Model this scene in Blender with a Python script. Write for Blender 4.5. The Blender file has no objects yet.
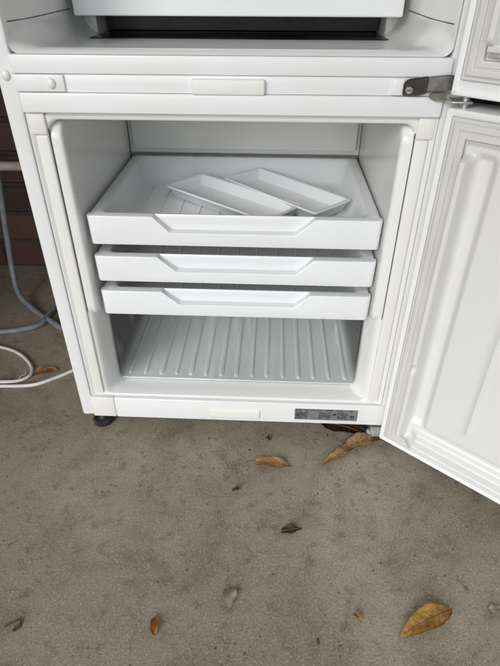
import bpy, bmesh, math, random
from mathutils import Matrix, Vector, noise

random.seed(7)
scene = bpy.context.scene
C = scene.collection
R = math.radians

# ------------------------------------------------------------------ camera
cam_data = bpy.data.cameras.new('camera')
cam_data.sensor_fit = 'HORIZONTAL'
cam_data.sensor_width = 36.0
cam_data.lens = 36.0 * 517.875 / 500.0
cam_data.clip_start = 0.01
cam_data.clip_end = 500.0
cam = bpy.data.objects.new('camera', cam_data)
C.objects.link(cam)
_r, _d, _f = Vector((0.998972, 0.045294, 0.001587)), Vector((0.027578, -0.579696, -0.814366)), Vector((-0.035966, 0.813573, -0.58035))
_m = Matrix((( _r[0], -_d[0], -_f[0], 0.36048), (_r[1], -_d[1], -_f[1], -0.72212), (_r[2], -_d[2], -_f[2], 0.75877), (0, 0, 0, 1)))
cam.matrix_world = _m
scene.camera = cam

# ------------------------------------------------------------------ sky, sun, exposure
SUN_EL, SUN_AZ = 31.0, 207.0      # azimuth clockwise from +y: light comes from behind the camera, a little from the left
world = bpy.data.worlds.new('World')
scene.world = world
world.use_nodes = True
wn, wl = world.node_tree.nodes, world.node_tree.links
wn.clear()
sky = wn.new('ShaderNodeTexSky')
sky.sky_type = 'NISHITA'
sky.sun_disc = False
sky.sun_elevation = R(SUN_EL)
sky.sun_rotation = R(SUN_AZ)
sky.air_density = 1.0
sky.dust_density = 0.8
sky.ozone_density = 2.0
hs = wn.new('ShaderNodeHueSaturation')           # a high overcast: the blue is veiled
hs.inputs['Saturation'].default_value = 0.52
bg = wn.new('ShaderNodeBackground')
bg.inputs['Strength'].default_value = 0.13
wo = wn.new('ShaderNodeOutputWorld')
wl.new(sky.outputs[0], hs.inputs['Color'])
wl.new(hs.outputs[0], bg.inputs['Color'])
wl.new(bg.outputs[0], wo.inputs['Surface'])

sd = bpy.data.lights.new('sun', 'SUN')
sd.energy = 1.2
sd.angle = R(36)
sd.color = (1.0, 0.985, 0.965)
sun = bpy.data.objects.new('sun', sd)
C.objects.link(sun)
sdir = Vector((math.sin(R(SUN_AZ)) * math.cos(R(SUN_EL)), math.cos(R(SUN_AZ)) * math.cos(R(SUN_EL)), math.sin(R(SUN_EL))))
sun.rotation_euler = sdir.to_track_quat('Z', 'Y').to_euler()

vs = scene.view_settings
vs.view_transform = 'Standard'
vs.look = 'None'
vs.exposure = 0.88
vs.gamma = 1.0
vs.use_curve_mapping = False
scene.cycles.max_bounces = 12
scene.cycles.transparent_max_bounces = 16

# ------------------------------------------------------------------ materials
def new_mat(name):
    m = bpy.data.materials.new(name)
    m.use_nodes = True
    nt = m.node_tree
    return m, nt, nt.nodes['Principled BSDF']

def nd(nt, kind, **kw):
    n = nt.nodes.new(kind)
    for k, v in kw.items():
        if k in n.inputs:
            n.inputs[k].default_value = v
        else:
            setattr(n, k, v)
    return n

def objco(nt):
    return nd(nt, 'ShaderNodeTexCoord').outputs['Object']

def ramp(nt, fac, stops):
    r = nd(nt, 'ShaderNodeValToRGB')
    r.color_ramp.interpolation = 'EASE'
    el = r.color_ramp.elements
    while len(el) < len(stops):
        el.new(0.5)
    for e, (p, c) in zip(el, stops):
        e.position = p
        e.color = c if len(c) == 4 else (*c, 1)
    nt.links.new(fac, r.inputs['Fac'])
    return r.outputs['Color']

def mixc(nt, fac, a, b, mode='MIX'):
    m = nd(nt, 'ShaderNodeMix', data_type='RGBA', blend_type=mode)
    for sock, v in ((m.inputs[0], fac), (m.inputs[6], a), (m.inputs[7], b)):
        if hasattr(v, 'is_linked'):
            nt.links.new(v, sock)
        elif isinstance(v, (int, float)):
            sock.default_value = v
        else:
            sock.default_value = v if len(v) == 4 else (*v, 1)
    return m.outputs[2]

def bump(nt, b, h, strength, dist):
    n = nd(nt, 'ShaderNodeBump', Strength=strength, Distance=dist)
    nt.links.new(h, n.inputs['Height'])
    nt.links.new(n.outputs[0], b.inputs['Normal'])

def worn_white(name, col, dirt, rough, dirt_amt=0.5, orange=0.0):
    """plastic or enamel that has been used: faint yellowing and grime patches, uneven gloss"""
    m, nt, b = new_mat(name)
    co = objco(nt)
    n1 = nd(nt, 'ShaderNodeTexNoise', Scale=6.0, Detail=1.5, Roughness=0.45)
    nt.links.new(co, n1.inputs['Vector'])
    f1 = ramp(nt, n1.outputs[0], [(0.35, (0, 0, 0)), (0.85, (dirt_amt * 0.9,) * 3)])
    c = mixc(nt, f1, col, dirt)
    n2 = nd(nt, 'ShaderNodeTexVoronoi', Scale=46.0, Randomness=1.0)                          # fly specks and scuff dots
    nt.links.new(co, n2.inputs['Vector'])
    f2 = ramp(nt, n2.outputs['Distance'], [(0.020, (dirt_amt,) * 3), (0.045, (0, 0, 0))])
    c = mixc(nt, f2, c, tuple(x * 0.55 for x in dirt))
    nt.links.new(c, b.inputs['Base Color'])
    b.inputs['Roughness'].default_value = rough
    return m

M = {}
M['enamel'] = worn_white('white_enamel', (0.795, 0.805, 0.810), (0.71, 0.69, 0.63), 0.25, 0.35)
M['trim'] = worn_white('white_trim', (0.795, 0.806, 0.812), (0.71, 0.69, 0.62), 0.26, 0.35)
M['drawer'] = worn_white('drawer_plastic', (0.785, 0.800, 0.810), (0.71, 0.70, 0.67), 0.22, 0.28)
M['liner'] = worn_white('liner_plastic', (0.780, 0.787, 0.770), (0.70, 0.68, 0.61), 0.20, 0.32)
M['cream'] = worn_white('aged_cream_plastic', (0.775, 0.768, 0.730), (0.70, 0.67, 0.60), 0.34, 0.30)
M['door_liner'] = worn_white('door_liner_plastic', (0.690, 0.690, 0.665), (0.63, 0.61, 0.54), 0.24, 0.35)
M['gasket'] = worn_white('gasket_rubber', (0.655, 0.648, 0.638), (0.52, 0.505, 0.48), 0.42, 0.6)
M['bin_floor'] = worn_white('frosted_bin', (0.75, 0.765, 0.765), (0.58, 0.57, 0.53), 0.14, 0.5)

def simple(name, col, rough, metal=0.0, nscale=80.0, var=0.25):
    m, nt, b = new_mat(name)
    n = nd(nt, 'ShaderNodeTexNoise', Scale=nscale, Detail=5.0, Roughness=0.65)
    nt.links.new(objco(nt), n.inputs['Vector'])
    c = ramp(nt, n.outputs[0], [(0.3, tuple(x * (1 - var) for x in col)), (0.7, tuple(min(1, x * (1 + var)) for x in col))])
    nt.links.new(c, b.inputs['Base Color'])
    b.inputs['Roughness'].default_value = rough
    b.inputs['Metallic'].default_value = metal
    return m

M['seam'] = simple('dark_seam', (0.10, 0.095, 0.09), 0.7)
M['black_rubber'] = simple('black_rubber', (0.02, 0.02, 0.021), 0.55)
M['steel'] = simple('hinge_steel', (0.50, 0.50, 0.49), 0.42, 1.0)
M['mid_reflection_steel'] = simple('hinge_steel_mid_reflection', (0.26, 0.255, 0.245), 0.30, 1.0)  # greyer end of the hinge reflection, put into the steel colour
M['dark_reflection_steel'] = simple('hinge_steel_dark_reflection', (0.13, 0.115, 0.105), 0.25, 1.0)  # dark end of the bracket's reflection, put into the steel colour
M['glass_and_gap_shade'] = simple('dark_base_and_gap_shade', (0.014, 0.015, 0.016), 0.22, 0.0, 14.0, 0.6)  # near-black: dark glass base plus painted shade of the gap
M['glass_and_gap_shade'].node_tree.nodes['Principled BSDF'].inputs['Specular IOR Level'].default_value = 0.2
M['plate'] = simple('grey_label_and_gap_shade', (0.20, 0.21, 0.22), 0.42, 0.2, 120.0, 0.15)  # label foil; also colours the shade strip behind the drawers
M['ink'] = simple('black_print', (0.035, 0.036, 0.04), 0.5)
M['hose'] = simple('grey_hose', (0.20, 0.22, 0.23), 0.45, 0, 30, 0.2)
M['cable'] = simple('white_cable_sheath', (0.74, 0.71, 0.66), 0.45, 0, 30, 0.12)
M['pipe'] = simple('painted_pipe', (0.52, 0.47, 0.40), 0.55, 0, 20, 0.3)
M['badge'] = worn_white('badge_plastic', (0.80, 0.80, 0.77), (0.72, 0.70, 0.62), 0.3, 0.3)
M['roof'] = simple('painted_roof_sheet', (0.42, 0.40, 0.37), 0.6, 0, 4, 0.12)
M['timber'] = simple('painted_timber', (0.40, 0.37, 0.33), 0.6, 0, 12, 0.2)

# clear plastic bin front
m, nt, b = new_mat('clear_plastic')
nt.nodes.remove(b)
out = nt.nodes['Material Output']
tr = nd(nt, 'ShaderNodeBsdfTransparent'); tr.inputs[0].default_value = (0.975, 0.98, 0.98, 1)
df = nd(nt, 'ShaderNodeBsdfDiffuse'); df.inputs[0].default_value = (0.75, 0.77, 0.77, 1)
gl = nd(nt, 'ShaderNodeBsdfGlossy'); gl.inputs['Roughness'].default_value = 0.12
fr = nd(nt, 'ShaderNodeFresnel', IOR=1.18)
sc = nd(nt, 'ShaderNodeTexNoise', Scale=45.0, Detail=6.0, Roughness=0.7)
mp = nd(nt, 'ShaderNodeMapping'); mp.inputs['Scale'].default_value = (1.0, 1.0, 0.12)
nt.links.new(objco(nt), mp.inputs[0]); nt.links.new(mp.outputs[0], sc.inputs['Vector'])
sm = ramp(nt, sc.outputs[0], [(0.54, (0.015,) * 3), (0.72, (0.13,) * 3)])
m1 = nd(nt, 'ShaderNodeMixShader'); m2 = nd(nt, 'ShaderNodeMixShader')
nt.links.new(sm, m1.inputs[0]); nt.links.new(tr.outputs[0], m1.inputs[1]); nt.links.new(df.outputs[0], m1.inputs[2])
nt.links.new(fr.outputs[0], m2.inputs[0]); nt.links.new(m1.outputs[0], m2.inputs[1]); nt.links.new(gl.outputs[0], m2.inputs[2])
nt.links.new(m2.outputs[0], out.inputs['Surface'])
M['clear'] = m

# concrete
m, nt, b = new_mat('stained_concrete')
co = objco(nt)
def N(scale, detail=6.0, rough=0.6, dist=0.0):
    n = nd(nt, 'ShaderNodeTexNoise', Scale=scale, Detail=detail, Roughness=rough, Distortion=dist)
    nt.links.new(co, n.inputs['Vector']); return n.outputs[0]
c = ramp(nt, N(2.6, 5, 0.62), [(0.32, (0.242, 0.202, 0.144)), (0.52, (0.325, 0.280, 0.206)), (0.70, (0.400, 0.352, 0.268))])
c = mixc(nt, ramp(nt, N(9, 7, 0.70, 0.6), [(0.44, (0, 0, 0)), (0.70, (0.55,) * 3)]), c, (0.130, 0.104, 0.074))          # broad stains
c = mixc(nt, ramp(nt, N(40, 5, 0.62, 0.3), [(0.520, (0, 0, 0)), (0.690, (0.52,) * 3)]), c, (0.110, 0.090, 0.066))          # coin-sized blotches
c = mixc(nt, ramp(nt, N(24, 8, 0.74, 1.0), [(0.54, (0, 0, 0)), (0.76, (0.40,) * 3)]), c, (0.43, 0.39, 0.315))           # pale scuffs
st = nd(nt, 'ShaderNodeMapping'); st.inputs['Scale'].default_value = (9.0, 90.0, 1.0); st.inputs['Rotation'].default_value = (0, 0, 0.35)
nt.links.new(co, st.inputs[0])
sn = nd(nt, 'ShaderNodeTexNoise', Scale=1.0, Detail=6.0, Roughness=0.7); nt.links.new(st.outputs[0], sn.inputs['Vector'])
c = mixc(nt, ramp(nt, sn.outputs[0], [(0.54, (0, 0, 0)), (0.70, (0.28,) * 3)]), c, (0.145, 0.122, 0.092))                # broom and trowel marks
c = mixc(nt, ramp(nt, N(330, 5, 0.75), [(0.30, (0.80,) * 3), (0.54, (0, 0, 0))]), c, (0.100, 0.082, 0.060))               # sand grain, dark
c = mixc(nt, ramp(nt, N(300, 4, 0.7), [(0.52, (0, 0, 0)), (0.70, (0.70,) * 3)]), c, (0.54, 0.49, 0.40))                 # sand grain, pale
vo = nd(nt, 'ShaderNodeTexVoronoi', Scale=34.0, Randomness=1.0)
nt.links.new(co, vo.inputs['Vector'])
c = mixc(nt, ramp(nt, vo.outputs['Distance'], [(0.04, (0.7,) * 3), (0.09, (0, 0, 0))]), c, (0.06, 0.05, 0.042))       # pits and specks
nt.links.new(c, b.inputs['Base Color'])
b.inputs['Roughness'].default_value = 0.85
h = mixc(nt, 0.5, N(420, 5, 0.75), N(40, 6, 0.6))
bump(nt, b, h, 0.60, 0.0024)
M['concrete'] = m

# brick and mortar
m, nt, b = new_mat('brick')
oi = nd(nt, 'ShaderNodeObjectInfo')
co = objco(nt)
n = nd(nt, 'ShaderNodeTexNoise', Scale=28.0, Detail=8.0, Roughness=0.7); nt.links.new(co, n.inputs['Vector'])
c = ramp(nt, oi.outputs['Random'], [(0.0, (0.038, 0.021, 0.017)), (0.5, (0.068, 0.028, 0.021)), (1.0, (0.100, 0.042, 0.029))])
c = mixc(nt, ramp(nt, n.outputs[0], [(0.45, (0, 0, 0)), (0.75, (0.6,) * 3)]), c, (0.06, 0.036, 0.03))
nt.links.new(c, b.inputs['Base Color']); b.inputs['Roughness'].default_value = 0.52
bump(nt, b, n.outputs[0], 0.6, 0.004)
M['brick'] = m
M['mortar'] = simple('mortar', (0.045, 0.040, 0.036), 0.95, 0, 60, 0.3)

def leaf_mat(name, c1, c2, c3, rough=0.6):
    m, nt, b = new_mat(name)
    co = objco(nt)
    n = nd(nt, 'ShaderNodeTexNoise', Scale=90.0, Detail=6.0, Roughness=0.7); nt.links.new(co, n.inputs['Vector'])
    n2 = nd(nt, 'ShaderNodeTexNoise', Scale=420.0, Detail=4.0, Roughness=0.7); nt.links.new(co, n2.inputs['Vector'])
    c = ramp(nt, n.outputs[0], [(0.30, c1), (0.52, c2), (0.70, c3)])
    c = mixc(nt, ramp(nt, n2.outputs[0], [(0.58, (0, 0, 0)), (0.70, (0.55,) * 3)]), c, tuple(x * 0.35 for x in c1))
    nt.links.new(c, b.inputs['Base Color']); b.inputs['Roughness'].default_value = rough
    bump(nt, b, n2.outputs[0], 0.5, 0.0008)
    return m
M['leaf_tan'] = leaf_mat('dry_tan_leaf', (0.24, 0.115, 0.040), (0.52, 0.29, 0.115), (0.66, 0.44, 0.22))
M['leaf_gold'] = leaf_mat('dry_golden_leaf', (0.26, 0.125, 0.028), (0.60, 0.35, 0.090), (0.74, 0.52, 0.20))
M['leaf_dark'] = leaf_mat('dark_leaf', (0.045, 0.018, 0.012), (0.085, 0.032, 0.020), (0.13, 0.055, 0.035))
M['leaf_olive'] = leaf_mat('olive_leaf', (0.05, 0.040, 0.014), (0.10, 0.080, 0.026), (0.15, 0.115, 0.045))
M['leaf_grey'] = leaf_mat('grey_leaf', (0.28, 0.235, 0.17), (0.46, 0.41, 0.31), (0.58, 0.53, 0.43))
M['leaf_orange'] = leaf_mat('orange_leaf', (0.22, 0.08, 0.02), (0.42, 0.18, 0.05), (0.50, 0.26, 0.10))
M['leaf_pale'] = leaf_mat('pale_dry_leaf', (0.30, 0.165, 0.07), (0.54, 0.36, 0.18), (0.70, 0.53, 0.33))
M['leaf_vein'] = simple('leaf_vein', (0.20, 0.11, 0.05), 0.7)
M['grit'] = simple('grit', (0.10, 0.085, 0.07), 0.9, 0, 40, 0.7)

# ------------------------------------------------------------------ mesh helpers
def link(name, bm, mat, parent=None, smooth=True, angle=40.0):
    me = bpy.data.meshes.new(name)
    bmesh.ops.recalc_face_normals(bm, faces=bm.faces)
    if smooth:
        for f in bm.faces:
            f.smooth = True
        for e in bm.edges:
            if len(e.link_faces) == 2 and e.calc_face_angle(0.0) > R(angle):
                e.smooth = False
    bm.to_mesh(me); bm.free()
    me.materials.append(mat)
    o = bpy.data.objects.new(name, me)
    C.objects.link(o)
    if parent is not None:
        o.parent = parent
        if parent.type == 'EMPTY':
            o.matrix_parent_inverse = parent.matrix_basis.inverted()
    return o

def tag(o, label, cat, group=None):
    o['label'] = label
    o['category'] = cat
    if group:
        o['group'] = group
    return o

def thing(name, label, cat, loc):
    o = bpy.data.objects.new(name, None)
    C.objects.link(o)
    o.location = loc
    o.empty_display_size = 0.1
    return tag(o, label, cat)

def box(bm, x0, x1, y0, y1, z0, z1, bev=0.0, seg=2, mat=None):
    r = bmesh.ops.create_cube(bm, size=1.0)
    vs_ = r['verts']
    for v in vs_:
        v.co = Vector((x0 + (v.co.x + .5) * (x1 - x0), y0 + (v.co.y + .5) * (y1 - y0), z0 + (v.co.z + .5) * (z1 - z0)))
    if bev > 0:
        es = list({e for v in vs_ for e in v.link_edges})
        r = bmesh.ops.bevel(bm, geom=es, offset=bev, segments=seg, profile=0.5, affect='EDGES')
        vs_ = list({v for f in r['faces'] for v in f.verts} | {v for v in vs_ if v.is_valid})
    if mat is not None:
        bmesh.ops.transform(bm, matrix=mat, verts=vs_)
    return vs_

def bm_box(*a, **k):
    bm = bmesh.new(); box(bm, *a, **k); return bm

def cyl(bm, c, axis, r, h, n=24, r2=None):
    q = Vector(axis).to_track_quat('Z', 'Y').to_matrix().to_4x4()
    return bmesh.ops.create_cone(bm, cap_ends=True, segments=n, radius1=r, radius2=r if r2 is None else r2, depth=h,
                                 matrix=Matrix.Translation(c) @ q)['verts']

def rrect(x0, x1, y0, y1, r, n=5):
    pts = []
    for cx, cy, a0 in ((x1 - r, y1 - r, 0), (x0 + r, y1 - r, 90), (x0 + r, y0 + r, 180), (x1 - r, y0 + r, 270)):
        for i in range(n + 1):
            a = R(a0 + 90 * i / n)
            pts.append((cx + r * math.cos(a), cy + r * math.sin(a)))
    return pts

def loft(bm, loops, cap0=False, cap1=False):
    rows = [[bm.verts.new(p) for p in L] for L in loops]
    n = len(rows[0])
    for a, b_ in zip(rows, rows[1:]):
        for i in range(n):
            bm.faces.new((a[i], a[(i + 1) % n], b_[(i + 1) % n], b_[i]))
    if cap0: bm.faces.new(rows[0][::-1])
    if cap1: bm.faces.new(rows[-1])
    return rows

def tube(bm, pts, rad, n=12, cap=True):
    pts = [Vector(p) for p in pts]
    rows = []
    up = Vector((0, 0, 1))
    for i, p in enumerate(pts):
        t = (pts[min(i + 1, len(pts) - 1)] - pts[max(i - 1, 0)]).normalized()
        s = t.cross(up)
        if s.length < 0.05: s = t.cross(Vector((1, 0, 0)))
        s.normalize(); u = s.cross(t)
        rows.append([bm.verts.new(p + rad * (math.cos(2 * math.pi * k / n) * s + math.sin(2 * math.pi * k / n) * u)) for k in range(n)])
    for a, b_ in zip(rows, rows[1:]):
        for k in range(n):
            bm.faces.new((a[k], a[(k + 1) % n], b_[(k + 1) % n], b_[k]))
    if cap:
        bm.faces.new(rows[0][::-1]); bm.faces.new(rows[-1])

def spline(pts, sub=10):
    P = [Vector(p) for p in pts]
    P = [2 * P[0] - P[1]] + P + [2 * P[-1] - P[-2]]
    o = []
    for i in range(1, len(P) - 2):
        a, b_, c_, d = P[i - 1:i + 3]
        for k in range(sub):
            t = k / sub
            o.append(0.5 * ((2 * b_) + (c_ - a) * t + (2 * a - 5 * b_ + 4 * c_ - d) * t * t + (3 * b_ - a - 3 * c_ + d) * t ** 3))
    o.append(P[-2])
    return o

def sstep(a, b_, x):
    t = max(0.0, min(1.0, (x - a) / (b_ - a)))
    return t * t * (3 - 2 * t)

# ------------------------------------------------------------------ ground
bm = bmesh.new()
bmesh.ops.create_grid(bm, x_segments=2, y_segments=2, size=120)
g = link('concrete_floor', bm, M['concrete'], smooth=False)
g['kind'] = 'structure'

# ------------------------------------------------------------------ brick wall behind
WY = 0.66
wall = thing('brick_wall', 'dark red brick wall in shade behind the refrigerator', 'wall', (0.3, WY + 0.1, 0))
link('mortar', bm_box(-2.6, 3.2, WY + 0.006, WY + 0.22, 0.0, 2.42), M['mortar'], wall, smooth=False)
bl, bh, bd, j = 0.230, 0.076, 0.10, 0.010
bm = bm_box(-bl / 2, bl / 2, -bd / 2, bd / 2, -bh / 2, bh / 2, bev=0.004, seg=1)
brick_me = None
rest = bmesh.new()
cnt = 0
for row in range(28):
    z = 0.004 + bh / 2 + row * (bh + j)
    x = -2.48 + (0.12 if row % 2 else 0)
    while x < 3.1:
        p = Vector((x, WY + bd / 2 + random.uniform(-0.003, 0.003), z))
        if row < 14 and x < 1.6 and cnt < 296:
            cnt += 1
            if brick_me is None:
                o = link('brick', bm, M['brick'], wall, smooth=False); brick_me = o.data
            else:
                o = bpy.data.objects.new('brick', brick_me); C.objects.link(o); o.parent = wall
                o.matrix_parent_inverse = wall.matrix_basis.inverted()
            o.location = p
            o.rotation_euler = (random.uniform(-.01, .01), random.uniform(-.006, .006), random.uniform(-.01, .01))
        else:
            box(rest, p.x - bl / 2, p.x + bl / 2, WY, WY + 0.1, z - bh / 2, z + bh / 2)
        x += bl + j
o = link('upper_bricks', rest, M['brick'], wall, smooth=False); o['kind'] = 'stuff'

# unseen roof and side walls, added to shade the fridge and brick wall
RX0, RX1, RY0 = -0.85, 1.95, -2.6
roof = thing('added_shade_roof', 'unseen roof added above the refrigerator to block overhead light', 'roof', (0.3, 0, 2.4))
link('roof_sheet', bm_box(RX0 - 0.2, RX1, RY0, WY + 0.25, 2.45, 2.50), M['roof'], roof, smooth=False)
for x in (-0.6, 0.2, 1.0, 1.7):
    link('rafter', bm_box(x, x + 0.05, RY0 + .03, WY, 2.35, 2.448), M['timber'], roof, smooth=False)
link('fascia', bm_box(RX0 - 0.2, RX1, RY0 - 0.03, RY0 - 0.002, 2.32, 2.52), M['timber'], roof, smooth=False)
for x in (-1.0, 1.78):
    link('post', bm_box(x, x + 0.09, RY0 + .03, RY0 + 0.12, 0, 2.349), M['timber'], roof, smooth=False)
for wx, sg, wy0, lab in ((RX0, 1, -0.85, 'short unseen brick wall added at the left to shade the back corner'), (1.75, -1, -2.4, 'long unseen brick wall added at the right to dim that side')):
    sw = thing('added_shade_wall', lab, 'wall', (wx, 0.3, 0))  # unseen walls, added to cut the light from left and right
    xs = sorted((wx, wx - sg * 0.18))
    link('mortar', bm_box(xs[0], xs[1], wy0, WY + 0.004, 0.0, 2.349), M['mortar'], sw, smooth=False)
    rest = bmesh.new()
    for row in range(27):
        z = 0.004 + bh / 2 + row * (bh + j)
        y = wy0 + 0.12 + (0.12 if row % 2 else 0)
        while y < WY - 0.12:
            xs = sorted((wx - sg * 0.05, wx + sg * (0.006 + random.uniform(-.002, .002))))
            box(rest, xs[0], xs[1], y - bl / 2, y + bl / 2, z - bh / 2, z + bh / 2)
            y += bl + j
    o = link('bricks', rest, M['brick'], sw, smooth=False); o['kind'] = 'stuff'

# ------------------------------------------------------------------ refrigerator
W, E_ = 0.600, 0.0245
HT = 1.70
fr_ = thing('refrigerator', 'white two-door refrigerator freezer standing open on the concrete floor', 'refrigerator', (0.3, 0.3, 0))

for x0, x1 in ((0, E_), (W - E_, W)):
    link('side_panel', bm_box(x0, x1, 0.0, 0.585, 0.036, HT, bev=0.004, seg=3), M['enamel'], fr_)
link('back_panel', bm_box(E_ + .001, W - E_ - .001, 0.55, 0.583, 0.05, HT - .002), M['enamel'], fr_)
link('top_panel', bm_box(E_ + .001, W - E_ - .001, 0.0, 0.549, HT - 0.04, HT - .001, bev=.003), M['enamel'], fr_)
link('base_panel', bm_box(E_ + .001, W - E_ - .001, 0.03, 0.549, 0.05, 0.075), M['seam'], fr_)

# freezer liner: flange, lips, walls, back in one moulded sheet
def xz(x0, x1, z0, z1, r, y, n=6):
    return [(p[0], y, p[1]) for p in rrect(x0, x1, z0, z1, r, n)]
bm = bmesh.new()
L = [xz(E_ + .0005, W - E_ - .0005, 0.0865, 0.5960, 0.003, 0.002),
     xz(0.0295, W - .0295, 0.0868, 0.5950, 0.004, 0.003),
     xz(0.0320, W - .0320, 0.0870, 0.5940, 0.005, 0.0065),
     xz(0.0350, W - .0350, 0.0872, 0.5925, 0.008, 0.0075),
     xz(0.0370, W - .0370, 0.0874, 0.5915, 0.010, 0.0045),
     xz(0.0460, W - .0460, 0.0880, 0.5890, 0.014, 0.0050),
     xz(0.0498, W - .0498, 0.0890, 0.5870, 0.016, 0.0056),
     xz(0.0508, W - .0508, 0.0900, 0.5860, 0.018, 0.0085),
     xz(0.0510, W - .0510, 0.0905, 0.5855, 0.020, 0.0300),
     xz(0.0560, W - .0560, 0.0915, 0.5830, 0.024, 0.3500),
     xz(0.0640, W - .0640, 0.1000, 0.5750, 0.022, 0.3560)]
loft(bm, L, cap1=True)
link('freezer_liner', bm, M['liner'], fr_, angle=55)
link('back_gap_shade', bm_box(0.071, 0.529, 0.340, 0.3505, 0.418, 0.4430), M['plate'], fr_, smooth=False)  # grey strip painted in for the shaded gap behind the drawers
link('back_cover', bm_box(0.075, 0.525, 0.346, 0.352, 0.452, 0.560, bev=.002), M['liner'], fr_)

# raised drawer guides on both side walls
for s in (0, 1):
    bm = bmesh.new()
    def sx(x): return x if s == 0 else W - x
    prof = rrect(0.0062, 0.348, 0.262, 0.583, 0.024, 8)
    n = len(prof)
    cy, cz = 0.177, 0.4225
    def ins(d): return [(cy + (p[0] - cy) * (1 - d / 0.17), cz + (p[1] - cz) * (1 - d / 0.16)) for p in prof]
    rows = []
    for d, x in ((0.0, 0.0515), (0.0, 0.0625), (0.0010, 0.0652), (0.0028, 0.0668), (0.0055, 0.0676), (0.009, 0.0678)):
        rows.append([(sx(x), p[0], p[1]) for p in ins(d)])
    loft(bm, rows, cap1=True)
    gd = link('drawer_guide', bm, M['liner'], fr_, angle=60)
    bm = bmesh.new()
    tube(bm, [(sx(0.0672), 0.3450, 0.30), (sx(0.0672), 0.3450, 0.575)], 0.0016, 6)
    link('joint', bm, M['seam'], gd)
    # thin dark joint along the front of the guide
    bm = bmesh.new()
    path = [(sx(0.0510), 0.0060, 0.574), (sx(0.0510), 0.0060, 0.42), (sx(0.0510), 0.0062, 0.288), (sx(0.0512), 0.0090, 0.2735), (sx(0.0514), 0.0170, 0.2650), (sx(0.0516), 0.034, 0.2610)]
    tube(bm, spline(path, 6), 0.0007, 6)
    link('joint', bm, M['seam'], gd)

# lower side walls: flare from the flange to the bin
for s in (0, 1):
    def sx(x): return x if s == 0 else W - x
    bm = bmesh.new()
    prof = [(0.0502, 0.0066), (0.0530, 0.0070), (0.0560, 0.0090), (0.0590, 0.0140), (0.0625, 0.0220), (0.0660, 0.0320), (0.0688, 0.0410), (0.0698, 0.0500), (0.0702, 0.1500), (0.0703, 0.3480)]
    zs = [(0.0900, 0.0160), (0.0905, 0.0120), (0.0925, 0.0072), (0.0960, 0.0034), (0.1010, 0.0010), (0.1080, 0.0), (0.1800, 0.0), (0.2600, 0.0), (0.2640, -1.0), (0.2900, -1.0)]
    vr = [[bm.verts.new((sx(x + dx * min(1.0, max(0.0, y - .004) / 0.03) if dx >= 0 else min(x, 0.0668)), y, z)) for x, y in prof] for z, dx in zs]
    for a, b_ in zip(vr, vr[1:]):
        for k in range(len(prof) - 1):
            bm.faces.new((a[k], a[k + 1], b_[k + 1], b_[k]))
    link('side_wall_moulding', bm, M['liner'], fr_, angle=70)

# corner mouldings of the flange (cream, with a small step)
for s in (0, 1):
    xa, xb = (0.0268, 0.0504) if s == 0 else (W - 0.0504, W - 0.0268)
    link('flange_corner', bm_box(xa, xb, 0.0012, 0.007, 0.5668, 0.5955, bev=0.0028, seg=3), M['cream'], fr_)
    xa, xb = (0.0318, 0.0502) if s == 0 else (W - 0.0502, W - 0.0318)
    link('flange_strip', bm_box(xa, xb, 0.0016, 0.0075, 0.0915, 0.5660, bev=0.0032, seg=4), M['cream'], fr_)

# clear bin in the bottom, ribbed floor
bm = bmesh.new()
bx0, bx1, by0, by1, bz0, bz1 = 0.0722, 0.5278, 0.046, 0.335, 0.0915, 0.253
box(bm, bx0 + .002, bx1 - .002, by0 + .003, by1, bz0, bz0 + 0.0035, bev=.001, seg=1)
bin_ = link('clear_bin', bm, M['bin_floor'], fr_)
bin_['label'] = 'clear ribbed bin below the three white freezer drawers'
nr = 15
for i in range(nr):
    x = bx0 + 0.016 + i * (bx1 - bx0 - 0.032) / (nr - 1) + random.uniform(-.0012, .0012)
    rw = random.uniform(0.0034, 0.0052)
    bm = bmesh.new()
    pts = []
    rows = []
    for y, sc_ in ((by0 + 0.012, 0.05), (by0 + 0.0135, 0.6), (by0 + 0.018, 0.95), (by0 + 0.026, 1.0), (by1 - 0.02, 1.0), (by1 - 0.012, 0.6)):
        rows.append([(x + rw * sc_ * math.cos(math.pi * k / 8), y, bz0 + 0.0033 + 0.0026 * sc_ * math.sin(math.pi * k / 8)) for k in range(9)])
    vr = [[bm.verts.new(p) for p in L_] for L_ in rows]
    for a, b_ in zip(vr, vr[1:]):
        for k in range(8):
            bm.faces.new((a[k], a[k + 1], b_[k + 1], b_[k]))
    link('rib', bm, M['bin_floor'], bin_)
bm = bmesh.new()
box(bm, bx0, bx1, by0, by0 + 0.0025, bz0, bz1, bev=.0008, seg=1)
link('front_pane', bm, M['clear'], bin_)
for x in (bx0, bx1 - .0025):
    link('side_pane', bm_box(x, x + .0025, by0 + 0.0028, by1, bz0, bz1), M['clear'], bin_, smooth=False)

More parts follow.
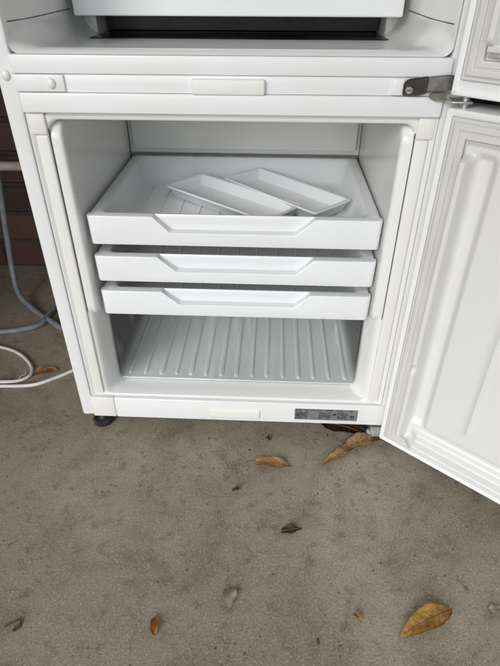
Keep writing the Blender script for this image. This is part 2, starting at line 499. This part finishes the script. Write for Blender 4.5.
# white freezer drawers with cut-away grip
DX0, DX1, DY0, DY1 = 0.0727, 0.5298, 0.0201, 0.337
def make_drawer(z0, z1, nl, nr_, nb, label):
    bm = bmesh.new()
    pt = 0.0135                                              # panel thickness = grip depth
    (xa, xb), (xc, xd) = nl, nr_
    poly = [(DX0 + .001, z0), (DX1 - .001, z0), (DX1, z1), (xd, z1), (xc, nb), (xb, nb), (xa, z1), (DX0, z1)]
    f = [bm.verts.new((x, DY0, z)) for x, z in poly]
    k = [bm.verts.new((x, DY0 + pt, z)) for x, z in poly]
    n = len(poly)
    bm.faces.new(f); bm.faces.new(k[::-1])
    for i in range(n):
        bm.faces.new((f[i], k[i], k[(i + 1) % n], f[(i + 1) % n]))
    bm.edges.ensure_lookup_table()
    corner = [e for e in bm.edges if abs(e.verts[0].co.z - e.verts[1].co.z) > 0.02 and abs(e.verts[0].co.x - e.verts[1].co.x) < 0.002
              and e.verts[0].co.y < DY0 + .001 and e.verts[1].co.y < DY0 + .001]
    bmesh.ops.bevel(bm, geom=corner, offset=0.0085, segments=5, profile=0.5, affect='EDGES')
    front = [e for e in bm.edges if len(e.link_faces) == 2 and e.calc_face_angle(0) > R(35) and min(v.co.y for v in e.verts) < DY0 + .0125]
    bmesh.ops.bevel(bm, geom=front, offset=0.0018, segments=3, profile=0.5, affect='EDGES')
    d = link('freezer_drawer', bm, M['drawer'], fr_, angle=35)
    d['label'] = label
    # tray
    bm = bmesh.new()
    ty0 = DY0 + pt - 0.0005
    zt = z1 - 0.0008
    def lp(xi, yf, yb, z, r): return [(p[0], p[1], z) for p in rrect(DX0 + .002 + xi, DX1 - .002 - xi, ty0 + yf, DY1 - yb, r, 6)]
    rows = [lp(0.008, 0.004, 0.006, z0 + 0.004, 0.012), lp(0.004, 0.002, 0.003, z0 + .008, 0.012), lp(0.0, 0.0, 0.0, zt - .008, 0.010), lp(0, 0, 0, zt - .0018, 0.010),
            lp(.0018, .0010, .0018, zt, 0.010), lp(0.0175, 0.0042, 0.0095, zt, 0.012), lp(0.0200, 0.0062, 0.012, zt - .002, 0.016), lp(0.0230, 0.0085, 0.0155, zt - 0.010, 0.020),
            lp(0.0330, 0.0130, 0.040, z0 + 0.0125, 0.022), lp(0.0365, 0.0165, 0.046, z0 + 0.0085, 0.020), lp(0.044, 0.024, 0.054, z0 + .0075, 0.016)]
    loft(bm, rows, cap0=True, cap1=True)
    t = link('tray', bm, M['drawer'], d, angle=50)
    for i in range(11):
        x = DX0 + 0.055 + i * (DX1 - DX0 - 0.11) / 10
        link('floor_rib', bm_box(x - .0016, x + .0016, ty0 + 0.03, DY1 - 0.07, z0 + 0.0068, z0 + 0.0090, bev=.0008), M['drawer'], d)
    return d
make_drawer(0.3945, 0.4425, (0.177, 0.2015), (0.3985, 0.4275), 0.4165, 'top white freezer drawer holding two narrow trays')
make_drawer(0.3275, 0.3735, (0.1775, 0.2065), (0.4025, 0.4295), 0.3475, 'middle white freezer drawer')
make_drawer(0.2620, 0.3085, (0.1785, 0.2065), (0.4025, 0.4290), 0.2845, 'lowest white freezer drawer')

# mullion
TX0, TX1 = E_ - 0.002, W - E_ + 0.002
link('upper_trim', bm_box(TX0, TX1, -0.0045, 0.03, 0.6440, 0.6660, bev=.0016, seg=3), M['trim'], fr_)
rail = link('middle_rail', bm_box(TX0 + .001, TX1 - .001, -0.0010, 0.03, 0.6220, 0.6436, bev=.0010), M['trim'], fr_)
link('lower_trim', bm_box(TX0 + .003, TX1 - .003, -0.0050, 0.03, 0.5968, 0.6215, bev=.0018, seg=3), M['trim'], fr_)
bp = link('blanking_plate', bm_box(TX0 + .0012, 0.0885, -0.0042, 0.001, 0.6228, 0.6432, bev=.0012), M['trim'], fr_)
bm = bmesh.new()
bmesh.ops.create_uvsphere(bm, u_segments=20, v_segments=12, radius=1.0, matrix=Matrix.Translation((0.0715, -0.0042, 0.6330)) @ Matrix.Diagonal((0.0062, 0.0042, 0.0068, 1)))
link('screw_cap', bm, M['badge'], bp)
bm = bmesh.new()
bmesh.ops.create_uvsphere(bm, u_segments=20, v_segments=12, radius=1.0, matrix=Matrix.Translation((0.0125, 0.0, 0.6415)) @ Matrix.Diagonal((0.0062, 0.0042, 0.0068, 1)))
link('screw_cap', bm, M['badge'], fr_)
def pill(x0, x1, z0, z1, y0, y1, r):
    bm = bmesh.new()
    a = rrect(x0, x1, z0, z1, r, 5)
    cx, cz = (x0 + x1) / 2, (z0 + z1) / 2
    def s(d): return [(cx + (p[0] - cx) * (1 - d / ((x1 - x0) / 2)), cz + (p[1] - cz) * (1 - d / ((z1 - z0) / 2))) for p in a]
    loft(bm, [[(p[0], y1, p[1]) for p in s(0)], [(p[0], y0 + .0015, p[1]) for p in s(0)], [(p[0], y0 + .0005, p[1]) for p in s(.0006)],
              [(p[0], y0, p[1]) for p in s(.002)]], cap1=True)
    return bm
link('blank_badge', pill(0.2535, 0.3470, 0.6215, 0.6400, -0.0078, 0.0, 0.0025), M['badge'], fr_)
# hinge side
link('hinge_backing', bm_box(0.5070, 0.5222, -0.0046, 0.001, 0.6230, 0.6425, bev=.001), M['trim'], fr_)
def plate(poly, y0, y1, slope=0.0):
    bm = bmesh.new()
    xm = min(p[0] for p in poly)
    a = [bm.verts.new((x, y0 - slope * (x - xm), z)) for x, z in poly]; b2 = [bm.verts.new((x, y1 - slope * (x - xm), z)) for x, z in poly]
    bm.faces.new(a); bm.faces.new(b2[::-1])
    for i in range(len(poly)):
        bm.faces.new((a[i], b2[i], b2[(i + 1) % len(poly)], a[(i + 1) % len(poly)]))
    bmesh.ops.bevel(bm, geom=list(bm.edges), offset=.0012, segments=3, affect='EDGES')
    return bm
hb = link('hinge_bracket', plate([(0.5205, 0.6240), (0.5205, 0.6385), (0.5255, 0.6425), (0.5500, 0.6462), (0.5500, 0.6262), (0.5400, 0.6240)], -0.0048, -0.0098), M['dark_reflection_steel'], fr_)
link('hinge_arm', plate([(0.5490, 0.6275), (0.5490, 0.6455), (0.5740, 0.6485), (0.5830, 0.6470), (0.5830, 0.6320), (0.5700, 0.6300)], -0.0056, -0.0092, 0.10), M['mid_reflection_steel'], hb)
link('hinge_foot', plate([(0.5530, 0.6225), (0.5560, 0.6272), (0.5720, 0.6300), (0.5790, 0.6280), (0.5760, 0.6190), (0.5620, 0.6185)], -0.0062, -0.0120, 0.15), M['mid_reflection_steel'], hb)
bm = bmesh.new(); cyl(bm, (0.5275, -0.0108, 0.6305), (0, -1, 0), 0.0050, 0.003, 20, 0.0040)
scw = link('screw', bm, M['steel'], hb)
link('slot', bm_box(0.5245, 0.5305, -0.0126, -0.0118, 0.6299, 0.6311), M['ink'], scw, smooth=False)
link('hinge_tongue', bm_box(0.5740, 0.6000, -0.0400, -0.0130, 0.6205, 0.6235, bev=.001), M['steel'], hb)
bm = bmesh.new(); cyl(bm, (0.5930, -0.0310, 0.6205), (0, 0, 1), 0.005, 0.022, 16)
link('hinge_pin', bm, M['steel'], hb)

# bottom rail
rail = link('bottom_rail', bm_box(0.0690, W - .004, -0.0042, 0.03, 0.0365, 0.0858, bev=.0022, seg=3), M['trim'], fr_)
link('rail_end_cap', bm_box(E_ - .001, 0.0684, -0.0042, 0.03, 0.0368, 0.0852, bev=.0022, seg=3), M['cream'], fr_)
link('blank_badge', pill(0.2515, 0.3480, 0.0455, 0.0660, -0.0072, -0.002, 0.0025), M['badge'], fr_)
pl = link('rating_label', bm_box(0.4140, 0.5330, -0.0049, -0.0035, 0.0470, 0.0745), M['plate'], fr_, smooth=False)
pl['label'] = 'grey foil rating label with tiny dark print on the bottom rail'
bm = bmesh.new()
rr = random.Random(3)
for (xa, xb, za, zb, lh) in ((0.4165, 0.4400, 0.0700, 0.0730, 0.0020), (0.4430, 0.4900, 0.0700, 0.0730, 0.0020), (0.4930, 0.5300, 0.0700, 0.0730, 0.0018),
                             (0.4165, 0.4400, 0.0500, 0.0680, 0.0012), (0.4600, 0.4830, 0.0500, 0.0680, 0.0012), (0.4950, 0.5150, 0.0500, 0.0680, 0.0011)):
    z = zb
    while z - lh > za - .0001:
        x = xa
        while x < xb - .002:
            w = min(rr.uniform(0.0018, 0.0070), xb - x)
            if rr.random() < 0.85:
                box(bm, x, x + w, -0.00515, -0.0049, z - lh, z)
            x += w + rr.uniform(.0006, .0014)
        z -= lh * 1.75
for (xa, xb, za, zb) in ((0.4190, 0.4230, 0.0560, 0.0610), (0.4860, 0.4930, 0.0600, 0.0640), (0.5190, 0.5270, 0.0520, 0.0535), (0.5190, 0.5270, 0.0560, 0.0600)):
    box(bm, xa, xb, -0.00525, -0.0049, za, zb)
link('fine_print', bm, M['ink'], pl, smooth=False)

# feet
for x in (0.030, W - 0.034):
    bm = bmesh.new()
    n = 40
    rows = []
    for z, r_ in ((0.0, 0.0150), (0.002, 0.0175), (0.012, 0.0180), (0.0135, 0.0165)):
        rows.append([((x + (r_ + (0.0011 if i % 2 else -0.0006)) * math.cos(2 * math.pi * i / n)), 0.018 + (r_ + (0.0011 if i % 2 else -0.0006)) * math.sin(2 * math.pi * i / n), z) for i in range(n)])
    loft(bm, rows, cap0=True, cap1=True)
    ft = link('levelling_foot', bm, M['black_rubber'], fr_, angle=30)
    bm = bmesh.new(); cyl(bm, (x, 0.018, 0.031), (0, 0, 1), 0.006, 0.036, 16)
    link('threaded_stem', bm, M['steel'], ft)
    for y in (0.52,):
        bm = bmesh.new(); cyl(bm, (x, y, 0.026), (0, 0, 1), 0.012, 0.052, 16)
        link('rear_foot', bm, M['black_rubber'], fr_)
bm = bmesh.new()
box(bm, 0.560, 0.598, -0.028, 0.028, 0.0300, 0.0335, bev=.001)
lh_ = link('lower_hinge', bm, M['steel'], fr_)
bm = bmesh.new(); cyl(bm, (0.5610, -0.0130, 0.0200), (0, 0, 1), 0.0085, 0.020, 20)
link('hinge_bolt', bm, M['steel'], lh_)

# ---------------------------------------------------------------- upper compartment
bm = bmesh.new()
def usec(y, x0, zf, r, ztop=1.60, n=6):
    pts = [(x0, y, ztop), (x0, y, 1.1)]
    for i in range(n + 1):
        a = R(180 + 90 * i / n); pts.append((x0 + r + r * math.cos(a), y, zf + r + r * math.sin(a)))
    for i in range(n + 1):
        a = R(270 + 90 * i / n); pts.append((W - x0 - r + r * math.cos(a), y, zf + r + r * math.sin(a)))
    pts += [(W - x0, y, 1.1), (W - x0, y, ztop)]
    return pts
secs = [usec(-0.002, 0.0255, 0.6664, 0.012), usec(0.004, 0.0275, 0.6700, 0.016), usec(0.018, 0.0300, 0.6712, 0.022), usec(0.035, 0.0345, 0.6700, 0.026), usec(0.060, 0.0400, 0.6655, 0.030),
        usec(0.090, 0.0420, 0.6640, 0.030), usec(0.430, 0.0500, 0.6640, 0.030)]
vr = [[bm.verts.new(p) for p in s] for s in secs]
for a, b_ in zip(vr, vr[1:]):
    for k in range(len(a) - 1):
        bm.faces.new((a[k], a[k + 1], b_[k + 1], b_[k]))
bm.faces.new(vr[-1])
ul = link('fridge_liner', bm, M['liner'], fr_, angle=60)
for s in (0, 1):
    bm = bmesh.new()
    def sx(x): return x if s == 0 else W - x
    tube(bm, [(sx(0.0280), 0.006, 0.7005), (sx(0.0312), 0.022, 0.7005), (sx(0.0410), 0.066, 0.7015), (sx(0.0450), 0.19, 0.703)], 0.0007, 6)
    link('liner_seam', bm, M['seam'], ul)
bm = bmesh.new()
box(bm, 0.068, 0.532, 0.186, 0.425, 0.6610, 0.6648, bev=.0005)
box(bm, 0.068, 0.532, 0.300, 0.425, 0.6662, 0.6950)  # dark block stands in for the shade under the crisper drawer
link('base_and_gap_shade', bm, M['glass_and_gap_shade'], fr_)
bm = bmesh.new()
box(bm, 0.056, 0.544, 0.172, 0.182, 0.6950, 0.840, bev=.003, seg=3)
cd = link('crisper_drawer', bm, M['drawer'], fr_)
link('drawer_body', bm_box(0.066, 0.534, 0.1822, 0.420, 0.6960, 0.830, bev=.004), M['drawer'], cd)
for s in (0, 1):
    xa = 0.046 if s == 0 else 0.534
    link('crisper_runner', bm_box(xa, xa + 0.020, 0.250, 0.42, 0.6645, 0.6945, bev=.003), M['liner'], fr_)
link('glass_shelf', bm_box(0.045, 0.555, 0.10, 0.425, 0.860, 0.866, bev=.001), M['clear'], fr_)

# ---------------------------------------------------------------- doors
def door(name, label, z0, z1, ang, clip=False):
    P0 = Vector((0.5754, -0.0268, 0))
    a = Vector((-math.cos(R(ang)), -math.sin(R(ang)), 0)); nn = Vector((-math.sin(R(ang)), math.cos(R(ang)), 0))
    DW, TH = 0.598, 0.052
    MX = Matrix(((a.x, nn.x, 0, P0.x), (a.y, nn.y, 0, P0.y), (0, 0, 1, 0), (0, 0, 0, 1)))     # (u along the door, w towards the room, z)
    bm = bmesh.new()
    box(bm, 0, DW, -TH, 0, z0, z1, bev=.003, seg=3)
    # shallow lip round the inner face
    bm.transform(MX)
    d = link(name, bm, M['enamel'], fr_); d['label'] = label
    # folded rim of the steel skin
    bm = bmesh.new()
    def fr3(o, w): return [(p[0], w, p[1]) for p in rrect(o, DW - o, z0 + o, z1 - o, 0.003, 3)]
    loft(bm, [fr3(0.0003, -0.001), fr3(0.0003, 0.0022), fr3(0.0012, 0.0032), fr3(0.0070, 0.0032), fr3(0.0082, 0.0020), fr3(0.0083, -0.0008)])
    bm.transform(MX)
    link('rim', bm, M['enamel'], d)
    # gasket: ribbed profile mitred round the door
    bm = bmesh.new()
    zb = 0.010 if not clip else 0.018
    prof = [(0.0092, 0.000), (0.0096, 0.0040), (0.0106, 0.0048), (0.0126, 0.0048), (0.0132, 0.0036), (0.0140, 0.0036), (0.0146, 0.0062), (0.0160, 0.0072), (0.0212, 0.0074),
            (0.0226, 0.0068), (0.0232, 0.0050), (0.0242, 0.0050), (0.0250, 0.0064), (0.0290, 0.0066), (0.0316, 0.0060), (0.0324, 0.0002)]
    rows = []
    for o, w in prof:
        rows.append([(o, w, z0 + zb - .0092 + o), (DW - o, w, z0 + zb - .0092 + o), (DW - o, w, z1 - o), (o, w, z1 - o)])
    loft(bm, rows)
    bm.transform(MX)
    link('gasket', bm, M['gasket'], d, angle=25)
    # moulded liner: height field
    u0, u1, q0, q1 = 0.0335, DW - 0.0335, z0 + zb + 0.0245, z1 - 0.0335
    nu, nv = 200, 200
    bm = bmesh.new()
    grid = []
    for i in range(nu + 1):
        # denser near the edges
        t = i / nu
        if t < 0.35: u = u0 + 0.065 * (t / 0.35)
        elif t > 0.65: u = u1 - 0.065 * ((1 - t) / 0.35)
        else: u = u0 + 0.065 + (u1 - u0 - 0.13) * (t - 0.35) / 0.30
        col = []
        for k in range(nv + 1):
            tz = k / nv
            if tz < 0.35: z = q0 + 0.075 * (tz / 0.35)
            elif tz > 0.75: z = q1 - 0.05 * ((1 - tz) / 0.25)
            else: z = q0 + 0.075 + (q1 - q0 - 0.125) * (tz - 0.35) / 0.40
            eu = min(u - u0, u1 - u); eb = z - q0; et = q1 - z
            edge = min(eu, eb, et)
            h_ = 0.010 * sstep(0.0, 0.004, edge)
            # standing ridge up each side, with a rounded top end
            top = q1 - 0.012
            rd = max(0.0, abs(eu - 0.0090) - 0.0020)
            zz = max(0.0, z - (top - 0.009))
            dd = math.hypot(rd, zz)
            side = (1 - sstep(0.0000, 0.0085, dd)) * sstep(0.004, 0.022, eb)
            # steps along the bottom
            bot = (1 - sstep(0.014, 0.022, eb)) * sstep(0.0, 0.004, eb) * sstep(0.010, 0.03, eu)
            bot2 = (1 - sstep(0.032, 0.044, eb)) * sstep(0.022, 0.040, eu)
            h_ += 0.020 * side + 0.011 * bot * (1 - side) + 0.009 * bot2 * (1 - side)
            # valley beside the ridge, then the flat panel
            h_ -= 0.007 * sstep(0.016, 0.024, eu) * sstep(0.046, 0.060, eb) * sstep(0.008, 0.02, et)
            h_ += 0.013 * sstep(0.036, 0.050, eu) * sstep(0.046, 0.060, eb) * sstep(0.008, 0.02, et)
            if not clip:
                # pressed vertical line
                g_ = (1 - sstep(0.0016, 0.0042, abs(eu - 0.111))) * sstep(0.082, 0.086, eb) * (1 - sstep(0.44, 0.445, eb))
                h_ += 0.0045 * g_
                # small notch bump in the ridge
                bpd = math.hypot(eu - 0.009, z - (z0 + 0.206))
                h_ -= 0.005 * (1 - sstep(0.002, 0.009, bpd))
            col.append(bm.verts.new((u, h_, z)))
        grid.append(col)
    for i in range(nu):
        for k in range(nv):
            bm.faces.new((grid[i][k], grid[i + 1][k], grid[i + 1][k + 1], grid[i][k + 1]))
    # skirt back to the door
    ring = [grid[i][0] for i in range(nu + 1)] + [grid[nu][k] for k in range(1, nv + 1)] + [grid[i][nv] for i in range(nu - 1, -1, -1)] + [grid[0][k] for k in range(nv - 1, 0, -1)]
    low = [bm.verts.new((v.co.x, -0.003, v.co.z)) for v in ring]
    for i in range(len(ring)):
        bm.faces.new((ring[i], ring[(i + 1) % len(ring)], low[(i + 1) % len(ring)], low[i]))
    bm.transform(MX)
    link('inner_moulding', bm, M['door_liner'], d, angle=50)
    if clip:
        bm = bm_box(0.0390, 0.0640, 0.0100, 0.0220, z0 + 0.051, z0 + 0.0590, bev=.0015); bm.transform(MX)
        link('shelf_clip', bm, M['gasket'], d)
    return d
door('freezer_door', 'lower door swung wide open, ribbed cream inner face', 0.0300, 0.6146, 141.4)
door('fridge_door', 'upper door swung wide open', 0.6290, HT - 0.002, 139.0, clip=True)

# ---------------------------------------------------------------- things in the top drawer
def narrow_tray(name, label, c4, zb, zt):
    """c4: left, back, right, front corners of the rim (x, y)"""
    c4 = [Vector((x, y, 0)) for x, y in c4]
    cen = sum(c4, Vector()) / 4
    ax = ((c4[3] - c4[0]) + (c4[2] - c4[1])).normalized(); ay = Vector((-ax.y, ax.x, 0))
    hl = ((c4[3] - c4[0]).length + (c4[2] - c4[1]).length) / 4
    hw = ((c4[1] - c4[0]).length + (c4[2] - c4[3]).length) / 4
    bm = bmesh.new()
    def lp(i, z, r): return [tuple(cen + ax * p[0] + ay * p[1] + Vector((0, 0, z))) for p in rrect(-hl + i, hl - i, -hw + i, hw - i, r, 4)]
    loft(bm, [lp(.011, zb, .004), lp(.009, zb + .0015, .005), lp(.003, zt - .004, .005), lp(.0004, zt - .003, .006), lp(0, zt - .0015, .006), lp(.0008, zt, .006), lp(.0045, zt, .005), lp(.0058, zt - .0012, .005),
              lp(.0125, zb + .0048, .006), lp(.0145, zb + .003, .005)], cap0=True, cap1=True)
    o = link(name, bm, M['drawer'], None, angle=50)
    return tag(o, label, 'tray', 'narrow trays in the top freezer drawer')
zfl = 0.3945 + 0.0108
narrow_tray('narrow_tray', 'left of the two narrow white plastic trays in the top drawer', [(0.157, 0.211), (0.228, 0.272), (0.418, 0.118), (0.347, 0.057)], zfl, 0.4265)
narrow_tray('narrow_tray', 'right of the two narrow white plastic trays in the top drawer', [(0.266, 0.251), (0.334, 0.315), (0.4985, 0.148), (0.4305, 0.084)], zfl + .0005, 0.4275)

# ---------------------------------------------------------------- hoses and cable left of the fridge
def cord(name, pts, rad, mat, label, cat):
    bm = bmesh.new(); tube(bm, spline(pts, 12), rad, 12)
    return tag(link(name, bm, M[mat], None), label, cat)
cord('drain_hose', [(-0.30, 0.60, 0.62), (-0.31, 0.53, 0.45), (-0.315, 0.50, 0.301), (-0.333, 0.50, 0.166), (-0.338, 0.49, 0.085), (-0.318, 0.452, 0.032), (-0.262, 0.406, 0.0085), (-0.204, 0.362, 0.0078), (-0.150, 0.325, 0.0078), (-0.05, 0.31, 0.0078), (0.1, 0.36, 0.0078)],
     0.0075, 'hose', 'grey hose hanging down the brick wall and curving under the refrigerator', 'hose')
cord('drain_hose', [(-0.75, 0.28, 0.0078), (-0.50, 0.292, 0.0078), (-0.36, 0.300, 0.0078), (-0.312, 0.306, 0.0078), (-0.262, 0.318, 0.0078), (-0.222, 0.345, 0.0080), (-0.216, 0.40, 0.0078), (-0.20, 0.50, 0.0078), (-0.1, 0.60, 0.0078)],
     0.0075, 'hose', 'darker grey hose lying flat on the floor behind the white cable', 'hose')
cord('power_cable', [(-0.60, 0.31, 0.0042), (-0.40, 0.272, 0.0042), (-0.287, 0.249, 0.0042), (-0.231, 0.226, 0.0042), (-0.186, 0.184, 0.0042), (-0.173, 0.150, 0.0045), (-0.189, 0.1275, 0.006), (-0.226, 0.1185, 0.0085), (-0.290, 0.118, 0.006), (-0.33, 0.126, 0.0042), (-0.335, 0.112, 0.0042),
                     (-0.28, 0.106, 0.0042), (-0.226, 0.1095, 0.0042), (-0.157, 0.116, 0.0042), (-0.114, 0.142, 0.0042), (-0.080, 0.172, 0.0042), (0.0, 0.25, 0.0042), (0.10, 0.34, 0.0042)],
     0.0040, 'cable', 'thin white cable looped on the concrete beside the refrigerator', 'cable')
bm = bmesh.new()
tube(bm, [(-2.4, 0.632, 0.318), (2.9, 0.632, 0.318)], 0.0125, 14)
pp = tag(link('wall_pipe', bm, M['pipe'], None), 'pale horizontal pipe fixed along the brick wall', 'pipe')
for x in (-1.3, -0.75, 1.2):
    bm = bmesh.new(); tube(bm, [(x, 0.632, 0.318), (x + 0.012, 0.632, 0.318)], 0.0150, 14)
    box(bm, x - .004, x + .016, 0.632, 0.662, 0.300, 0.336)
    link('clip', bm, M['steel'], pp)

# ---------------------------------------------------------------- leaves
def leaf(name, label, p0, p1, width, mat, arch=0.006, cup=0.25, bend=0.0, wave=0.002, seed=1, tipw=0.75, stem=0.0, twist=0.0, lift=0.0008):
    """dry leaf from p0 (stem end) to p1 (tip), lying on the floor; cup lifts the two edges, arch lifts the middle"""
    a, b_ = Vector((p0[0], p0[1], 0)), Vector((p1[0], p1[1], 0))
    ax = (b_ - a); ln = ax.length; ax.normalize(); ay = Vector((-ax.y, ax.x, 0))
    bm = bmesh.new()
    n, mm = 26, 6
    rows = []
    rnd = random.Random(seed)
    ph = rnd.uniform(0, 6)
    minz = 1
    for i in range(n + 1):
        t = i / n
        w = width * 0.5 * (math.sin(math.pi * min(1, t ** tipw)) ** 0.75 if 0 < t < 1 else 0.02)
        w = max(w, width * 0.012) * (1 + 0.16 * noise.noise((t * 9, seed, 0)) + 0.10 * noise.noise((t * 31, seed, 3)))
        c_ = a + ax * (t * ln) + ay * (bend * math.sin(math.pi * t))
        tw = twist * (t - 0.5)
        row = []
        for k in range(-mm, mm + 1):
            s = k / mm
            off = s * w
            z = arch * math.sin(math.pi * t) + cup * abs(off) * abs(s) + wave * math.sin(t * 11 + ph + s * 1.5) * abs(s) + 0.0006 * noise.noise((t * 20, s * 5, seed))
            p = c_ + ay * (off * math.cos(tw)) + Vector((0, 0, z + off * math.sin(tw)))
            row.append(p); minz = min(minz, p.z)
        rows.append(row)
    vr = [[bm.verts.new(p + Vector((0, 0, lift - minz))) for p in row] for row in rows]
    for A, B in zip(vr, vr[1:]):
        for k in range(2 * mm):
            bm.faces.new((A[k], A[k + 1], B[k + 1], B[k]))
    mid = [vr[i][mm].co.copy() + Vector((0, 0, 0.0003)) for i in range(0, n + 1, 2)]
    veins = [[v.co.copy() for v in r_] for r_ in vr]
    bmesh.ops.solidify(bm, geom=bm.faces[:], thickness=0.0004)
    o = tag(link(name, bm, M[mat], None, angle=80), label, 'leaf', 'fallen leaves on the concrete')
    if stem >= 0 and width > 0.012:
        bm = bmesh.new()
        tube(bm, ([mid[0] - ax * stem + Vector((0, 0, 0.0004 - mid[0].z * 0.6))] if stem > 0 else []) + mid[:-1], 0.0006, 6)
        if width > 0.019:
            for q in range(4, 22, 3):                       # side veins
                for e in (0, 1):
                    ks = range(mm, -1, -2) if e == 0 else range(mm, 2 * mm + 1, 2)
                    pv = [veins[min(n, q + ii)][k] + Vector((0, 0, 0.0002)) for ii, k in enumerate(ks)]
                    tube(bm, pv[:-1], 0.00028, 5)
        link('midrib', bm, M['leaf_vein'], o)
    return o

leaf('dry_leaf', 'tan lance-shaped leaf lying alone in front of the blank lower badge', (0.340, -0.0745), (0.412, -0.0835), 0.024, 'leaf_tan', 0.004, 0.30, seed=2, tipw=0.8, stem=0.014)
leaf('dry_leaf', 'long pale brown leaf, twisted, lying forward from under the open door', (0.533, -0.020), (0.457, -0.082), 0.022, 'leaf_pale', 0.007, 0.45, bend=0.006, seed=5, tipw=0.7, twist=0.5, stem=0)
leaf('dry_leaf', 'broad tan leaf leaning up against the lower hinge', (0.500, -0.046), (0.588, -0.002), 0.032, 'leaf_pale', 0.010, 0.35, seed=8, tipw=0.9, twist=0.7, stem=0.004)
leaf('dry_leaf', 'dark red brown leaf in the shadow under the rating label', (0.470, 0.034), (0.556, 0.006), 0.046, 'leaf_dark', 0.006, 0.20, seed=11, stem=0.0)
leaf('dry_leaf', 'small dark olive leaf alone in the middle of the floor', (0.3895, -0.2185), (0.4235, -0.2120), 0.016, 'leaf_olive', 0.003, 0.25, seed=14, stem=0.0)
leaf('dry_leaf', 'pale grey oval leaf on the floor, lower middle', (0.3120, -0.3150), (0.3160, -0.3450), 0.021, 'leaf_grey', 0.004, 0.30, seed=17, stem=-1)
leaf('dry_leaf', 'small orange pointed leaf standing on its edge near the bottom', (0.2140, -0.3880), (0.2100, -0.3620), 0.0115, 'leaf_orange', 0.004, 0.6, seed=20, twist=0.6, stem=-1)
leaf('dry_leaf', 'large golden brown leaf with dark midrib at lower right', (0.6340, -0.3325), (0.5530, -0.3740), 0.032, 'leaf_gold', 0.007, 0.50, seed=23, tipw=0.85, stem=0.004)
leaf('dry_leaf', 'tiny curled tan leaf scrap left of the large golden leaf', (0.4930, -0.3450), (0.5030, -0.3580), 0.0085, 'leaf_tan', 0.003, 0.6, seed=26, stem=-1)
leaf('dry_leaf', 'pale leaf scrap at the right edge of the picture', (0.6860, -0.3320), (0.7080, -0.3300), 0.010, 'leaf_grey', 0.003, 0.4, seed=29, stem=-1)
leaf('dry_leaf', 'tiny olive leaf scrap just below the patch of crumbs', (0.3040, -0.1420), (0.3200, -0.1370), 0.0075, 'leaf_olive', 0.003, 0.6, seed=31, stem=-1)
leaf('dry_leaf', 'reddish leaf beside the looped white cable', (-0.172, 0.158), (-0.115, 0.170), 0.024, 'leaf_tan', 0.004, 0.3, seed=33, stem=0.004)
leaf('dry_leaf', 'small dark leaf scrap behind the tan lance-shaped leaf', (0.3610, -0.0120), (0.3690, -0.0200), 0.0080, 'leaf_dark', 0.003, 0.4, seed=35, stem=-1)
# curled scrap, lower left
bm = bmesh.new()
tube(bm, spline([(0.0020, -0.3860, .0016), (0.0120, -0.3800, .0030), (0.0210, -0.3760, .0028), (0.0225, -0.3860, .0016), (0.0160, -0.3905, .0016), (0.0180, -0.3850, .0030)], 8), 0.0012, 6)
tag(link('twig', bm, M['leaf_dark'], None), 'curled dark red twig lying at the lower left', 'twig')
bm = bmesh.new()
tube(bm, spline([(-0.196, 0.139, .0012), (-0.191, 0.147, .004), (-0.186, 0.152, .003), (-0.187, 0.160, .006)], 8), 0.0009, 6)
tag(link('twig', bm, M['cable'], None), 'thin pale twig inside the white cable loop', 'twig')

# grit and crumbs
bm = bmesh.new()
rr = random.Random(21)
def chip(x, y, s):
    r_ = bmesh.ops.create_icosphere(bm, subdivisions=1, radius=1.0)
    mt = Matrix.Translation((x, y, s * 0.30)) @ Matrix.Rotation(rr.uniform(0, 6.28), 4, 'Z') @ Matrix.Diagonal((s * rr.uniform(.7, 1.8), s * rr.uniform(.5, 1.0), s * rr.uniform(.3, .6), 1))
    for v in r_['verts']:
        v.co *= rr.uniform(0.75, 1.25)
    bmesh.ops.transform(bm, matrix=mt, verts=r_['verts'])
for i in range(420):
    chip(rr.uniform(-0.5, 1.0), rr.uniform(-0.55, 0.45), 0.0004 + 0.0014 * rr.random() ** 3)
for i in range(110):
    chip(rr.gauss(0.308, 0.013), rr.gauss(-0.084, 0.009), 0.0004 + 0.0011 * rr.random() ** 2)
for i in range(70):
    chip(rr.uniform(0.10, 0.60), rr.uniform(-0.02, 0.06), 0.0005 + 0.0016 * rr.random() ** 2)
for i in range(40):
    chip(rr.gauss(0.53, 0.03), rr.gauss(-0.02, 0.018), 0.0005 + 0.0018 * rr.random() ** 2)
for x, y, s in ((0.075, -0.155, .0024), (0.155, -0.10, .0018), (0.372, -0.145, .0022), (0.60, -0.25, .0020), (0.245, -0.29, .0018), (0.44, -0.385, .0026), (0.30, -0.40, .0020), (0.665, -0.30, .0022), (0.33, -0.045, .0025), (0.40, -0.33, .0016)):
    chip(x, y, s)
gr = link('grit', bm, M['grit'], None, smooth=False)
gr['kind'] = 'stuff'
gr['label'] = 'scattered grit and crumbs on the concrete'
